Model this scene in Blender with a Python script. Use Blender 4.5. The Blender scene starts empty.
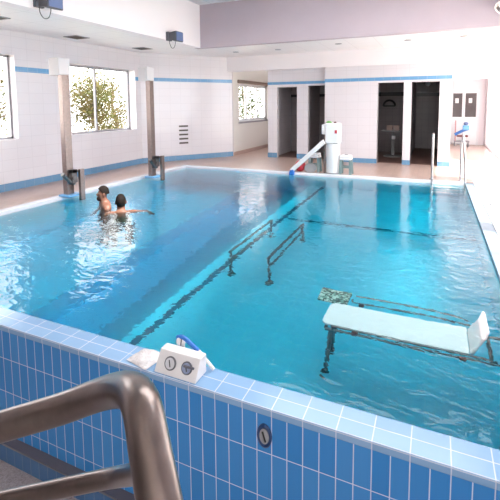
import bpy, bmesh, math, random
from mathutils import Vector, Matrix
random.seed(7)
sc = bpy.context.scene
COL = sc.collection
PI = math.pi

# ------------------------------------------------------------------ materials
def new_mat(name):
    m = bpy.data.materials.new(name); m.use_nodes = True
    nt = m.node_tree; nt.nodes.clear()
    out = nt.nodes.new('ShaderNodeOutputMaterial')
    return m, nt, out

def setc(sock, c):
    sock.default_value = (c[0], c[1], c[2], 1)

def plain(name, col, rough=.5, metal=0, noise=0, nscale=8, bump=0, coat=0):
    m, nt, out = new_mat(name)
    b = nt.nodes.new('ShaderNodeBsdfPrincipled')
    setc(b.inputs['Base Color'], col)
    b.inputs['Roughness'].default_value = rough
    b.inputs['Metallic'].default_value = metal
    if coat: b.inputs['Coat Weight'].default_value = coat
    nt.links.new(b.outputs[0], out.inputs[0])
    if noise or bump:
        tc = nt.nodes.new('ShaderNodeTexCoord')
        n = nt.nodes.new('ShaderNodeTexNoise'); n.inputs['Scale'].default_value = nscale; n.inputs['Detail'].default_value = 5
        nt.links.new(tc.outputs['Object'], n.inputs['Vector'])
        if noise:
            r = nt.nodes.new('ShaderNodeValToRGB')
            r.color_ramp.elements[0].position = .3; r.color_ramp.elements[1].position = .7
            k = 1 - noise
            r.color_ramp.elements[0].color = (col[0]*k, col[1]*k, col[2]*k, 1)
            k = 1 + noise*.5
            r.color_ramp.elements[1].color = (min(1, col[0]*k), min(1, col[1]*k), min(1, col[2]*k), 1)
            nt.links.new(n.outputs['Fac'], r.inputs[0]); nt.links.new(r.outputs[0], b.inputs['Base Color'])
        if bump:
            bp = nt.nodes.new('ShaderNodeBump'); bp.inputs['Strength'].default_value = bump; bp.inputs['Distance'].default_value = .01
            nt.links.new(n.outputs['Fac'], bp.inputs['Height']); nt.links.new(bp.outputs[0], b.inputs['Normal'])
    return m

def tiles(name, c1, c2, grout, w, h, mortar=.003, rough=.15, ox=0, oy=0, bump=.3, spec=.5, vary=.0, wob=0):
    """square-laid tiles on the UV map (metres)"""
    m, nt, out = new_mat(name)
    b = nt.nodes.new('ShaderNodeBsdfPrincipled')
    b.inputs['Roughness'].default_value = rough
    b.inputs['Specular IOR Level'].default_value = spec
    uv = nt.nodes.new('ShaderNodeUVMap'); uv.uv_map = 'UVMap'
    mp = nt.nodes.new('ShaderNodeMapping'); mp.inputs['Location'].default_value = (ox, oy, 0)
    br = nt.nodes.new('ShaderNodeTexBrick')
    br.offset = 0; br.squash = 1
    setc(br.inputs['Color1'], c1); setc(br.inputs['Color2'], c2); setc(br.inputs['Mortar'], grout)
    br.inputs['Scale'].default_value = 1
    br.inputs['Mortar Size'].default_value = mortar
    br.inputs['Mortar Smooth'].default_value = .2
    br.inputs['Brick Width'].default_value = w; br.inputs['Row Height'].default_value = h
    nt.links.new(uv.outputs[0], mp.inputs[0]); nt.links.new(mp.outputs[0], br.inputs['Vector'])
    nt.links.new(br.outputs['Color'], b.inputs['Base Color'])
    bp = nt.nodes.new('ShaderNodeBump'); bp.inputs['Strength'].default_value = bump; bp.inputs['Distance'].default_value = .003
    bp.invert = True
    nt.links.new(br.outputs['Fac'], bp.inputs['Height'])
    last = bp
    if wob:
        tc = nt.nodes.new('ShaderNodeTexCoord')
        n = nt.nodes.new('ShaderNodeTexNoise'); n.inputs['Scale'].default_value = 5
        nt.links.new(tc.outputs['Object'], n.inputs['Vector'])
        b2 = nt.nodes.new('ShaderNodeBump'); b2.inputs['Strength'].default_value = wob; b2.inputs['Distance'].default_value = .02
        nt.links.new(n.outputs['Fac'], b2.inputs['Height']); nt.links.new(bp.outputs[0], b2.inputs['Normal']); last = b2
    nt.links.new(last.outputs[0], b.inputs['Normal'])
    nt.links.new(b.outputs[0], out.inputs[0])
    return m

M = {}
M['wall'] = tiles('white_wall_tile', (.72,.68,.71), (.705,.665,.695), (.62,.58,.61), .3, .2, .003, .12, bump=.2, wob=.15)
M['plaster'] = plain('pale_plaster', (.84,.785,.805), .75)
M['rearwall'] = plain('dim_rear_wall', (.30,.27,.26), .7)
M['cream'] = plain('cream_paint', (.72,.70,.66), .6)
M['ceil_hi'] = tiles('ceiling_panel', (.72,.70,.73), (.70,.68,.71), (.5,.48,.5), .6, .6, .008, .7, bump=.2)
M['ceil_lo'] = tiles('low_ceiling_panel', (.82,.79,.80), (.81,.78,.79), (.66,.63,.65), .6, .6, .006, .35, bump=.2)
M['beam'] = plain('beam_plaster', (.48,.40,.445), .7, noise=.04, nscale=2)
M['stripe'] = tiles('blue_stripe_tile', (.14,.33,.56), (.16,.35,.58), (.3,.45,.62), .2, .1, .003, .15)
M['basetile'] = tiles('blue_base_tile', (.13,.28,.45), (.15,.30,.47), (.25,.36,.5), .2, .2, .003, .2)
M['deck'] = tiles('terracotta_deck_tile', (.50,.36,.31), (.46,.33,.28), (.40,.30,.27), .1, .1, .004, .33, bump=.15, wob=.05)
M['lowfloor'] = plain('speckled_floor', (.36,.31,.31), .5, noise=.35, nscale=90)
M['near'] = tiles('blue_wall_tile', (.035,.21,.52), (.055,.245,.56), (.55,.60,.74), .0815, .252, .0028, .16, ox=.0545, oy=.225, spec=.32, bump=.5, wob=.05)
M['coping'] = tiles('blue_coping_tile', (.21,.36,.56), (.24,.39,.59), (.52,.57,.68), .163, .09, .003, .18, ox=.0545, oy=-1.815, bump=.4)
M['darkbase'] = tiles('dark_blue_base_tile', (.05,.13,.27), (.06,.15,.30), (.12,.2,.33), .0815, .2, .003, .25)
M['ledge'] = plain('grey_ledge_stone', (.12,.11,.13), .5)
M['pool'] = tiles('pool_tile', (.55,.90,.97), (.58,.92,.98), (.66,.95,.98), .25, .125, .004, .5, bump=.1)
M['lane'] = plain('dark_lane_tile', (.015,.12,.18), .4)
M['rim'] = plain('white_rim_tile', (.78,.77,.80), .25)
M['channel'] = tiles('bluegrey_channel', (.13,.18,.24), (.10,.15,.20), (.06,.09,.12), .5, .03, .004, .35)
M['white'] = plain('white_plastic', (.74,.72,.72), .3)
M['headbox'] = plain('warm_white_casing', (.66,.62,.63), .4)
M['whitemat'] = plain('white_board', (.95,.83,.82), .35)
M['bag'] = plain('white_plastic_film', (.66,.62,.62), .25, bump=1.0, nscale=45)
M['steel'] = plain('brushed_steel', (.33,.265,.245), .42, 1, noise=.12, nscale=30)
M['railsteel'] = plain('satin_handrail_steel', (.23,.185,.17), .28, 1, noise=.10, nscale=60)
M['chrome'] = plain('chrome', (.55,.52,.52), .2, 1)
M['darksteel'] = plain('dark_steel', (.16,.15,.15), .4, .8)
M['black'] = plain('black_plastic', (.02,.02,.022), .4)
M['vent'] = plain('dark_vent', (.09,.07,.06), .6)
M['frame'] = plain('grey_aluminium', (.30,.29,.31), .4, .3)
M['whiteframe'] = plain('white_window_frame', (.82,.82,.84), .4)
M['blue'] = plain('blue_plastic', (.03,.16,.52), .35)
M['azure'] = plain('azure_plastic', (.16,.42,.72), .4)
M['slateblue'] = plain('slate_blue_plastic', (.12,.17,.33), .4)
M['red'] = plain('red_plastic', (.5,.03,.05), .4)
M['darkred'] = plain('dark_red_rubber', (.16,.03,.03), .5)
M['grey'] = plain('grey_rubber', (.28,.28,.29), .6)
M['greengrey'] = plain('greengrey_plastic', (.20,.27,.27), .45)
M['green'] = plain('green_plastic', (.16,.4,.12), .4)
M['charcoal'] = plain('charcoal_casing', (.10,.10,.12), .5)
M['dial'] = plain('dial_face', (.62,.62,.65), .3)
M['dialblue'] = plain('dial_blue_face', (.28,.33,.47), .3)
M['skin'] = plain('skin', (.12,.054,.036), .45)  # skin tone darkened, backlight painted into the colour
M['skinlit'] = plain('skin_lit', (.17,.078,.05), .45)  # lighter copy of the skin, its lit look put into the colour
M['hair'] = plain('dark_hair', (.010,.007,.006), .85, bump=.6, nscale=60)
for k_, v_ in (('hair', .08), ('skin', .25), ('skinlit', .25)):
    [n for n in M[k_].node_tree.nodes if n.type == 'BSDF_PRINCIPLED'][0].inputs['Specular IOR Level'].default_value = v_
M['trunks'] = plain('dark_swimwear', (.02,.025,.05), .6)
M['eyes'] = plain('eye_white', (.10,.08,.07), .4)
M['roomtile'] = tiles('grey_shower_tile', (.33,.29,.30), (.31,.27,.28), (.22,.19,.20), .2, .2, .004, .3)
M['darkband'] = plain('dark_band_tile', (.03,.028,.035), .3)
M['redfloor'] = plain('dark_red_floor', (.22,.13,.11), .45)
M['bark'] = plain('bark', (.16,.11,.08), .8, noise=.3, nscale=12)
M['ground'] = plain('pale_ground', (.55,.52,.44), .9, noise=.2, nscale=2)
M['paper'] = plain('paper', (.85,.85,.85), .6)

def leafmat(name, c1, c2):
    m, nt, out = new_mat(name)
    d = nt.nodes.new('ShaderNodeBsdfDiffuse'); t = nt.nodes.new('ShaderNodeBsdfTranslucent'); mx = nt.nodes.new('ShaderNodeMixShader')
    mx.inputs[0].default_value = .45
    oi = nt.nodes.new('ShaderNodeTexCoord'); n = nt.nodes.new('ShaderNodeTexNoise'); n.inputs['Scale'].default_value = 2.5
    nt.links.new(oi.outputs['Object'], n.inputs['Vector'])
    r = nt.nodes.new('ShaderNodeValToRGB'); r.color_ramp.elements[0].position = .35; r.color_ramp.elements[1].position = .65
    r.color_ramp.elements[0].color = (*c1, 1); r.color_ramp.elements[1].color = (*c2, 1)
    nt.links.new(n.outputs['Fac'], r.inputs[0])
    nt.links.new(r.outputs[0], d.inputs[0]); nt.links.new(r.outputs[0], t.inputs[0])
    nt.links.new(d.outputs[0], mx.inputs[1]); nt.links.new(t.outputs[0], mx.inputs[2]); nt.links.new(mx.outputs[0], out.inputs[0])
    return m
M['leafpale'] = leafmat('yellow_green_leaves', (.07,.085,.03), (.14,.11,.05))
M['leafdark'] = leafmat('green_leaves', (.03,.045,.02), (.09,.10,.05))

def glassmat():
    m, nt, out = new_mat('window_glass')
    t = nt.nodes.new('ShaderNodeBsdfTransparent'); setc(t.inputs[0], (.97,.98,.98))
    g = nt.nodes.new('ShaderNodeBsdfGlossy'); g.inputs['Roughness'].default_value = 0.0
    fr = nt.nodes.new('ShaderNodeFresnel'); fr.inputs[0].default_value = 1.25
    ge = nt.nodes.new('ShaderNodeNewGeometry'); mu = nt.nodes.new('ShaderNodeMath'); mu.operation = 'SUBTRACT'; mu.inputs[0].default_value = 1
    m2 = nt.nodes.new('ShaderNodeMath'); m2.operation = 'MULTIPLY'
    nt.links.new(ge.outputs['Backfacing'], mu.inputs[1]); nt.links.new(mu.outputs[0], m2.inputs[0]); nt.links.new(fr.outputs[0], m2.inputs[1])
    mx = nt.nodes.new('ShaderNodeMixShader')
    nt.links.new(m2.outputs[0], mx.inputs[0]); nt.links.new(t.outputs[0], mx.inputs[1]); nt.links.new(g.outputs[0], mx.inputs[2])
    nt.links.new(mx.outputs[0], out.inputs[0]); return m
M['glass'] = glassmat()

def frosted():
    m, nt, out = new_mat('white_blind')
    d = nt.nodes.new('ShaderNodeBsdfDiffuse'); t = nt.nodes.new('ShaderNodeBsdfTranslucent'); mx = nt.nodes.new('ShaderNodeMixShader')
    setc(d.inputs[0], (.9,.89,.9)); setc(t.inputs[0], (.95,.94,.95)); mx.inputs[0].default_value = .6
    nt.links.new(d.outputs[0], mx.inputs[1]); nt.links.new(t.outputs[0], mx.inputs[2]); nt.links.new(mx.outputs[0], out.inputs[0]); return m
M['blind'] = frosted()

def watermat():
    m, nt, out = new_mat('pool_water')
    g = nt.nodes.new('ShaderNodeBsdfGlass'); g.inputs['IOR'].default_value = 1.33; g.inputs['Roughness'].default_value = 0.0
    setc(g.inputs[0], (1,1,1))
    tc = nt.nodes.new('ShaderNodeTexCoord')
    n1 = nt.nodes.new('ShaderNodeTexNoise'); n1.inputs['Scale'].default_value = 8; n1.inputs['Detail'].default_value = 2.5; n1.inputs['Distortion'].default_value = .8
    n2 = nt.nodes.new('ShaderNodeTexNoise'); n2.inputs['Scale'].default_value = 2.2; n2.inputs['Detail'].default_value = 1
    mp = nt.nodes.new('ShaderNodeMapping'); mp.inputs['Scale'].default_value = (.8, 1.3, 1); mp.inputs['Rotation'].default_value = (0, 0, .42)
    nt.links.new(tc.outputs['Object'], mp.inputs[0])
    nt.links.new(mp.outputs[0], n1.inputs['Vector']); nt.links.new(mp.outputs[0], n2.inputs['Vector'])
    ad0 = nt.nodes.new('ShaderNodeMath'); ad0.operation = 'MULTIPLY_ADD'; ad0.inputs[1].default_value = 1.2
    nt.links.new(n2.outputs['Fac'], ad0.inputs[0]); nt.links.new(n1.outputs['Fac'], ad0.inputs[2])
    # calmer water in the middle of the pool, livelier by the bathers and the overflow
    sx = nt.nodes.new('ShaderNodeSeparateXYZ'); nt.links.new(tc.outputs['Object'], sx.inputs[0])
    mr = nt.nodes.new('ShaderNodeMapRange'); mr.inputs['From Min'].default_value = -5.63; mr.inputs['From Max'].default_value = .56
    nt.links.new(sx.outputs['X'], mr.inputs['Value'])
    cr = nt.nodes.new('ShaderNodeValToRGB'); e = cr.color_ramp.elements
    e[0].position = .3; e[0].color = (1,1,1,1); e[1].position = 1; e[1].color = (.75,.75,.75,1)
    for p_, v_ in ((.5, .55), (.8, .38)):
        q = e.new(p_); q.color = (v_, v_, v_, 1)
    nt.links.new(mr.outputs[0], cr.inputs[0])
    ad = nt.nodes.new('ShaderNodeMath'); ad.operation = 'MULTIPLY'
    nt.links.new(ad0.outputs[0], ad.inputs[0]); nt.links.new(cr.outputs[0], ad.inputs[1])
    bp = nt.nodes.new('ShaderNodeBump'); bp.inputs['Strength'].default_value = 1.0; bp.inputs['Distance'].default_value = WATER_BUMP
    nt.links.new(ad.outputs[0], bp.inputs['Height']); nt.links.new(bp.outputs[0], g.inputs['Normal'])
    nt.links.new(g.outputs[0], out.inputs[0])
    va = nt.nodes.new('ShaderNodeVolumeAbsorption'); setc(va.inputs['Color'], WATER_COL); va.inputs['Density'].default_value = WATER_DEN
    nt.links.new(va.outputs[0], out.inputs['Volume']); return m
WATER_COL, WATER_DEN = (.0, .78, .845), 1.8
WATER_BUMP = .0125
M['water'] = watermat()

def mosaic():
    m, nt, out = new_mat('green_mosaic')
    b = nt.nodes.new('ShaderNodeBsdfPrincipled'); b.inputs['Roughness'].default_value = .4
    tc = nt.nodes.new('ShaderNodeTexCoord'); v = nt.nodes.new('ShaderNodeTexVoronoi'); v.inputs['Scale'].default_value = 55
    r = nt.nodes.new('ShaderNodeValToRGB'); r.color_ramp.interpolation = 'CONSTANT'
    r.color_ramp.elements[0].color = (.02,.05,.04,1); r.color_ramp.elements[1].position = .45; r.color_ramp.elements[1].color = (.16,.30,.24,1)
    e = r.color_ramp.elements.new(.72); e.color = (.52,.62,.55,1)
    sp = nt.nodes.new('ShaderNodeSeparateColor')
    nt.links.new(tc.outputs['Object'], v.inputs['Vector']); nt.links.new(v.outputs['Color'], sp.inputs[0]); nt.links.new(sp.outputs[0], r.inputs[0])
    nt.links.new(r.outputs[0], b.inputs['Base Color']); nt.links.new(b.outputs[0], out.inputs[0]); return m
M['mosaic'] = mosaic()

# ------------------------------------------------------------------ mesh builder
class MB:
    def __init__(s): s.bm = bmesh.new()
    def box(s, x0, x1, y0, y1, z0, z1):
        vs = [s.bm.verts.new((x, y, z)) for z in (z0, z1) for y in (y0, y1) for x in (x0, x1)]
        for f in ((0,2,3,1), (4,5,7,6), (0,1,5,4), (2,6,7,3), (0,4,6,2), (1,3,7,5)):
            s.bm.faces.new([vs[i] for i in f])
        return s
    def hexa(s, pts):
        """8 points: bottom ring of 4 then top ring of 4"""
        vs = [s.bm.verts.new(p) for p in pts]
        for f in ((3,2,1,0), (4,5,6,7), (0,1,5,4), (1,2,6,5), (2,3,7,6), (3,0,4,7)):
            s.bm.faces.new([vs[i] for i in f])
        return s
    def prism(s, poly, z0, z1):
        a = [s.bm.verts.new((p[0], p[1], z0)) for p in poly]; b = [s.bm.verts.new((p[0], p[1], z1)) for p in poly]
        s.bm.faces.new(a[::-1]); s.bm.faces.new(b)
        n = len(poly)
        for i in range(n): s.bm.faces.new((a[i], a[(i+1) % n], b[(i+1) % n], b[i]))
        return s
    def tube(s, pts, r, seg=12, closed=False, cap=True):
        pts = [Vector(p) for p in pts]; n = len(pts)
        rs = r if isinstance(r, (list, tuple)) else [r]*n
        rings = []; up = None
        for i, p in enumerate(pts):
            a = pts[i-1] if (i > 0 or closed) else p
            b = pts[(i+1) % n] if (i < n-1 or closed) else p
            t = (b-a).normalized()
            if up is None:
                up = Vector((0,0,1)) if abs(t.z) < .9 else Vector((1,0,0))
            u = t.cross(up).normalized(); v = u.cross(t).normalized(); up = v
            rings.append([s.bm.verts.new(p + u*rs[i]*math.cos(2*PI*k/seg) + v*rs[i]*math.sin(2*PI*k/seg)) for k in range(seg)])
        m = n if closed else n-1
        for i in range(m):
            A, B = rings[i], rings[(i+1) % n]
            for k in range(seg): s.bm.faces.new((A[k], A[(k+1) % seg], B[(k+1) % seg], B[k]))
        if cap and not closed:
            s.bm.faces.new(rings[0][::-1]); s.bm.faces.new(rings[-1])
        return s
    def lathe(s, prof, c, axis=(0,0,1), seg=24):
        """prof: (radius, height) pairs along axis from c"""
        ax = Vector(axis).normalized(); c = Vector(c)
        t = Vector((1,0,0)) if abs(ax.x) < .9 else Vector((0,1,0))
        u = ax.cross(t).normalized(); v = ax.cross(u)
        rings = []
        for r, h in prof:
            r = max(r, 1e-4)
            rings.append([s.bm.verts.new(c + ax*h + u*r*math.cos(2*PI*k/seg) + v*r*math.sin(2*PI*k/seg)) for k in range(seg)])
        for A, B in zip(rings, rings[1:]):
            for k in range(seg): s.bm.faces.new((A[k], A[(k+1) % seg], B[(k+1) % seg], B[k]))
        s.bm.faces.new(rings[0][::-1]); s.bm.faces.new(rings[-1])
        return s
    def ball(s, c, r, sx=1, sy=1, sz=1, seg=16):
        mt = Matrix.Translation(c) @ Matrix.Diagonal((r*sx, r*sy, r*sz, 1))
        bmesh.ops.create_uvsphere(s.bm, u_segments=seg, v_segments=seg//2+2, radius=1, matrix=mt); return s
    def build(s, name, mat, parent=None, bevel=0, smooth=False, seg=2):
        bm = s.bm
        bmesh.ops.recalc_face_normals(bm, faces=bm.faces)
        uvl = bm.loops.layers.uv.new('UVMap')
        for f in bm.faces:
            n = f.normal
            if abs(n.z) > .7:
                for l in f.loops: l[uvl].uv = (l.vert.co.x, l.vert.co.y)
            else:
                h = Vector((-n.y, n.x, 0))
                if h.length < 1e-6: h = Vector((1,0,0))
                h.normalize()
                if abs(h.x) > abs(h.y):
                    if h.x < 0: h = -h
                elif h.y < 0: h = -h
                for l in f.loops: l[uvl].uv = (l.vert.co.dot(h), l.vert.co.z)
        if smooth:
            for f in bm.faces: f.smooth = True
        if parent is not None:
            off = Vector(parent.get('_o', (0,0,0)))
            bmesh.ops.translate(bm, verts=bm.verts, vec=-off)
        me = bpy.data.meshes.new(name); bm.to_mesh(me); bm.free()
        o = bpy.data.objects.new(name, me); COL.objects.link(o)
        me.materials.append(mat)
        if parent is not None:
            o.parent = parent; o['_o'] = tuple(off)
        if bevel:
            md = o.modifiers.new('bevel', 'BEVEL'); md.width = bevel; md.segments = seg; md.limit_method = 'ANGLE'
            for p in me.polygons: p.use_smooth = True
            wn = o.modifiers.new('wn', 'WEIGHTED_NORMAL'); wn.keep_sharp = True
        elif smooth:
            me.set_sharp_from_angle(angle=math.radians(40))
        return o

def thing(name, label, cat, loc=(0,0,0), group=None):
    o = bpy.data.objects.new(name, None); COL.objects.link(o)
    o.location = loc; o.empty_display_size = .1; o['_o'] = tuple(loc)
    o['label'] = label; o['category'] = cat
    if group: o['group'] = group
    return o
def tag(o, label, cat, group=None):
    o['label'] = label; o['category'] = cat
    if group: o['group'] = group
    return o
def struct(mb, name, mat, bevel=0):
    o = mb.build(name, mat, bevel=bevel); o['kind'] = 'structure'; return o
def copy_tree(o, delta, parent=None):
    c = o.copy(); COL.objects.link(c)
    if parent is not None: c.parent = parent
    else: c.location = o.location + Vector(delta)
    for ch in list(o.children): copy_tree(ch, delta, c)
    return c
def arc(c, r, a0, a1, u, v, n=8):
    c, u, v = Vector(c), Vector(u), Vector(v)
    return [c + u*r*math.cos(a0+(a1-a0)*i/n) + v*r*math.sin(a0+(a1-a0)*i/n) for i in range(n+1)]
def smoothpath(pts, n=6):
    """Catmull-Rom through points"""
    P = [Vector(p) for p in pts]; P = [P[0]*2-P[1]] + P + [P[-1]*2-P[-2]]; out = []
    for i in range(1, len(P)-2):
        for k in range(n):
            t = k/n; a, b, c, d = P[i-1], P[i], P[i+1], P[i+2]
            out.append(.5*((2*b) + (c-a)*t + (2*a-5*b+4*c-d)*t*t + (3*b-a-3*c+d)*t**3))
    out.append(P[-2]); return out

# ------------------------------------------------------------------ dimensions
PX0, PX1, PY0, PY1 = -5.63, .56, 1.99, 8.65     # pool
DZ = .05                                        # deck level
XL, XR = -6.93, 1.6                             # side walls
LOW = -.96                                      # lower floor
CL, CH = 2.9, 3.88                              # low and high ceilings
FD, DFD = -1.0, -1.6                            # shallow floor and standing ledge
YB = -3.6                                       # rear wall

# ------------------------------------------------------------------ pool and floors
b = MB(); ya, yb = PY0-.03, PY1+.1
ZB = -2.5
b.hexa([(-2.45,ya,ZB),(PX1+.1,ya,ZB),(PX1+.1,yb,ZB),(-2.45,yb,ZB),(-2.45,ya,FD),(PX1+.1,ya,FD),(PX1+.1,yb,FD),(-2.45,yb,FD)])
b.hexa([(-3.4,ya,ZB),(-2.45,ya,ZB),(-2.45,yb,ZB),(-3.4,yb,ZB),(-3.4,ya,-2.1),(-2.45,ya,FD),(-2.45,yb,FD),(-3.4,yb,-2.1)])
b.box(-3.95, -3.4, ya, yb, ZB, -2.1)
b.box(PX0-.1, -3.95, ya, yb, ZB, DFD)
b.box(PX0-.1, PX0, ya, yb, ZB, 0); b.box(PX1, PX1+.1, ya, yb, ZB, 0)
b.box(PX0, PX1, PY1, yb, ZB, 0); b.box(PX0, PX1, ya, PY0, ZB, 0)
struct(b, 'pool_basin', M['pool'])
b = MB(); b.hexa([(-2.37,PY0,FD),(-2.30,PY0,FD),(-2.11,PY1,FD),(-2.18,PY1,FD),(-2.37,PY0,FD+.006),(-2.30,PY0,FD+.006),(-2.11,PY1,FD+.006),(-2.18,PY1,FD+.006)])
struct(b, 'lane_line', M['lane'])
b = MB(); b.box(-2.12, PX1, 6.2, 6.27, FD, FD+.006)
struct(b, 'cross_line', M['lane'])
b = MB(); b.box(PX0-.01, PX1+.01, PY0-.012, PY1+.01, -2.4, 0)
w = b.build('pool_water', M['water']); w['kind'] = 'structure'

b = MB(); b.box(XL-.3, PX0-.14, 1.815, 10.0, -1.1, DZ)
b.prism([(PX0-.14, PY1+.12), (PX1+.14, PY1+.12), (PX1+.14, 10.0), (PX0-.14, 10.0)], -1.1, DZ)
b.box(XL-.3, XR+.3, 10.0, 17.2, -1.1, DZ)
struct(b, 'floor_deck', M['deck'])
b = MB(); b.box(PX1+.14, XR+.3, 1.815, 10.0, -1.1, DZ)
struct(b, 'floor_right', tiles('sunlit_deck_tile', (.72,.66,.66), (.70,.64,.64), (.6,.54,.54), .1, .1, .004, .33, bump=.15))  # the deck tile again, made paler to paint in the strong daylight
b = MB(); b.box(PX0-.14, PX0+.006, 1.99, PY1+.12, -.03, .055); b.box(PX0+.006, PX1+.0, PY1-.006, PY1+.12, -.03, .055)
struct(b, 'trim_1', M['rim'], .008)
b = MB(); b.box(PX1-.006, PX1+.14, 1.99, PY1+.12, -.03, .04)
struct(b, 'overflow_channel', M['channel'], .006)
# raised near wall with tiled coping
b = MB(); b.box(XL-.3, XR+.3, 1.815, PY0-.03, LOW-.1, -.02)
struct(b, 'wall_near', M['near'])
b = MB(); b.box(XL-.3, XR+.3, 1.812, 1.992, -.022, .022)
struct(b, 'coping', M['coping'], .006)
b = MB(); b.box(XL-.3, XR+.3, 1.755, 1.815, LOW-.1, -.83)
o = struct(b, 'baseboard_near', M['darkbase'])
b = MB(); b.box(XL-.3, XR+.3, 1.75, 1.815, -.83, -.815)
struct(b, 'trim_2', M['ledge'])
b = MB(); b.box(XL-.3, XR+.3, YB-.2, 1.815, LOW-.12, LOW)
struct(b, 'floor', M['lowfloor'])
# stairs and landing the photograph is taken from
b = MB(); b.box(-.1, XR, YB, -.25, LOW, -.08)
for i in range(5): b.box(-.1-.28*(i+1), -.1-.28*i, YB, -.25, LOW, -.08-.147*(i+1))
struct(b, 'stair_landing', M['lowfloor'])

# ------------------------------------------------------------------ walls
def wall_x(x0, x1, y0, y1, z0, z1, holes):
    """wall slab parallel to Y with rectangular holes (y0,y1,z0,z1)"""
    b = MB(); ys = y0
    for (a, c, e, f) in sorted(holes):
        b.box(x0, x1, ys, a, z0, z1); b.box(x0, x1, a, c, z0, e); b.box(x0, x1, a, c, f, z1); ys = c
    b.box(x0, x1, ys, y1, z0, z1); return b
def wall_y(y0, y1, x0, x1, z0, z1, holes):
    b = MB(); xs = x0
    for (a, c, e, f) in sorted(holes):
        b.box(xs, a, y0, y1, z0, z1)
        if e > z0: b.box(a, c, y0, y1, z0, e)
        b.box(a, c, y0, y1, f, z1); xs = c
    b.box(xs, x1, y0, y1, z0, z1); return b

struct(wall_x(XL-.3, XL, YB, 8.62, LOW-.1, CH+.1, [(2.9,5.145,.97,2.47), (6.36,8.42,.95,2.43)]), 'wall_left', M['wall'])
cx, cy_ = -5.37, 10.86
p0 = Vector((XL, 8.62)); p1 = Vector((cx, cy_)); dn = (p1-p0).normalized(); nr = Vector((-dn.y, dn.x))
b = MB(); b.prism([p0, p1 - dn*.06, p1 + nr*.05, p1 + nr*.2, p0 + nr*.3 - dn*.1], -.1, CL+.2)
struct(b, 'wall_back', M['wall'])
struct(wall_x(-5.62, -5.44, 10.9, 17.2, -.1, 3.2, [(11.35,13.75,1.02,2.21)]), 'wall_corridor', M['cream'])
struct(wall_x(XR, XR+.25, YB, 17.2, LOW-.1, CH+.1, [(-2.6,-.4,.0,3.0), (3.6,5.3,.25,2.8), (5.6,8.4,.25,2.8), (9.0,12.0,.1,2.88), (12.4,16.3,.1,2.88)]), 'wall_right', M['plaster'])
struct(wall_y(YB-.25, YB, XL, XR, LOW-.1, CH+.1, [(-.5,1.45,.0,3.0)]), 'wall_rear', M['rearwall'])
struct(wall_y(16.75, 16.95, -5.6, XR+.2, -.1, 3.2, [(.47,1.42,DZ,2.02)]), 'wall_far', M['plaster'])

# changing-room block
struct(wall_y(10.95, 11.1, -4.34, -2.655, DZ-.02, 2.95, [(-4.066,-3.483,DZ-.02,2.03), (-3.17,-2.70,DZ-.02,2.05)]), 'wall_showers', M['wall'])
struct(wall_y(10.75, 10.95, -2.655, .335, DZ-.02, 2.95, [(-1.323,-.716,DZ-.02,2.065), (-.536,.077,DZ-.02,2.065)]), 'wall_changing', M['wall'])
b = MB()
b.box(-4.34, -4.2, 11.1, 15.2, DZ-.02, 2.6)          # block left outer wall
b.box(.2, .335, 10.95, 15.2, DZ-.02, 2.6)
struct(b, 'wall_block', M['wall'])
b = MB()
b.box(-3.36, -3.28, 11.1, 12.6, DZ, 2.55); b.box(-4.2, -2.5, 12.6, 12.7, DZ, 2.55); b.box(-2.5, -2.4, 11.1, 12.7, DZ, 2.55)
b.box(-.66, -.6, 10.95, 14.9, DZ, 2.55); b.box(-2.4, .2, 14.9, 15.0, DZ, 2.55); b.box(-1.9, -1.8, 10.95, 13.4, DZ, 2.55); b.box(-1.9, -.66, 13.4, 13.5, DZ, 2.55)
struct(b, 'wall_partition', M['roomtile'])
b = MB(); b.box(-4.2, -3.36, 12.585, 12.6, 1.78, 1.86); b.box(-3.28, -2.5, 12.585, 12.6, 1.78, 1.86); b.box(-1.8, -.66, 13.385, 13.4, 1.78, 1.9)
b.box(-.6, .2, 14.885, 14.9, 1.78, 1.9); b.box(-3.375, -3.36, 11.1, 12.6, 1.78, 1.86); b.box(-2.515, -2.5, 11.1, 12.6, 1.78, 1.86)
struct(b, 'trim_3', M['darkband'])
b = MB(); b.box(-4.2, .2, 11.0, 15.0, 2.55, 2.65)
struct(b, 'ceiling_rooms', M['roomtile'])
b = MB(); b.box(-4.2, -2.5, 11.1, 12.6, DZ, DZ+.004); b.box(-1.8, .2, 10.95, 14.9, DZ, DZ+.004)
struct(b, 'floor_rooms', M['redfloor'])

# blue tile bands
b = MB(); b.box(XL-.002, XL+.006, 5.145, 6.36, 2.18, 2.272); b.box(XL-.002, XL+.006, 8.42, 8.625, 2.18, 2.272)
b.box(XL-.002, XL+.006, 1.4, 2.9, 2.18, 2.272)
q0 = p0 - nr*.006; q1 = p1 - dn*.06 - nr*.006
b.prism([q0, q1, q1+nr*.01, q0+nr*.01], 2.18, 2.272)
b.box(-4.345, -2.655, 10.944, 10.952, 2.10, 2.175); b.box(-2.66, .338, 10.744, 10.752, 2.115, 2.2)
struct(b, 'trim_4', M['stripe'])
b = MB(); b.box(XL-.002, XL+.014, 1.82, 8.63, DZ, .185)
q0 = p0 - nr*.014; q1 = p1 - dn*.05 - nr*.014
b.prism([q0, q1, q1+nr*.02, q0+nr*.02], DZ, .185)
struct(b, 'baseboard_left', M['basetile'])
b = MB()
for x0, x1 in ((-4.345,-4.066), (-3.483,-3.17), (-2.70,-2.655)): b.box(x0, x1, 10.938, 10.952, DZ, .185)
for x0, x1 in ((-2.66,-1.323), (-.716,-.536), (.077,.34)): b.box(x0, x1, 10.738, 10.752, DZ, .165)
struct(b, 'baseboard_far', M['basetile'])
b = MB(); b.box(-5.45, -5.425, 10.95, 16.7, DZ, .15)
struct(b, 'baseboard_corridor', M['deck'])

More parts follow.
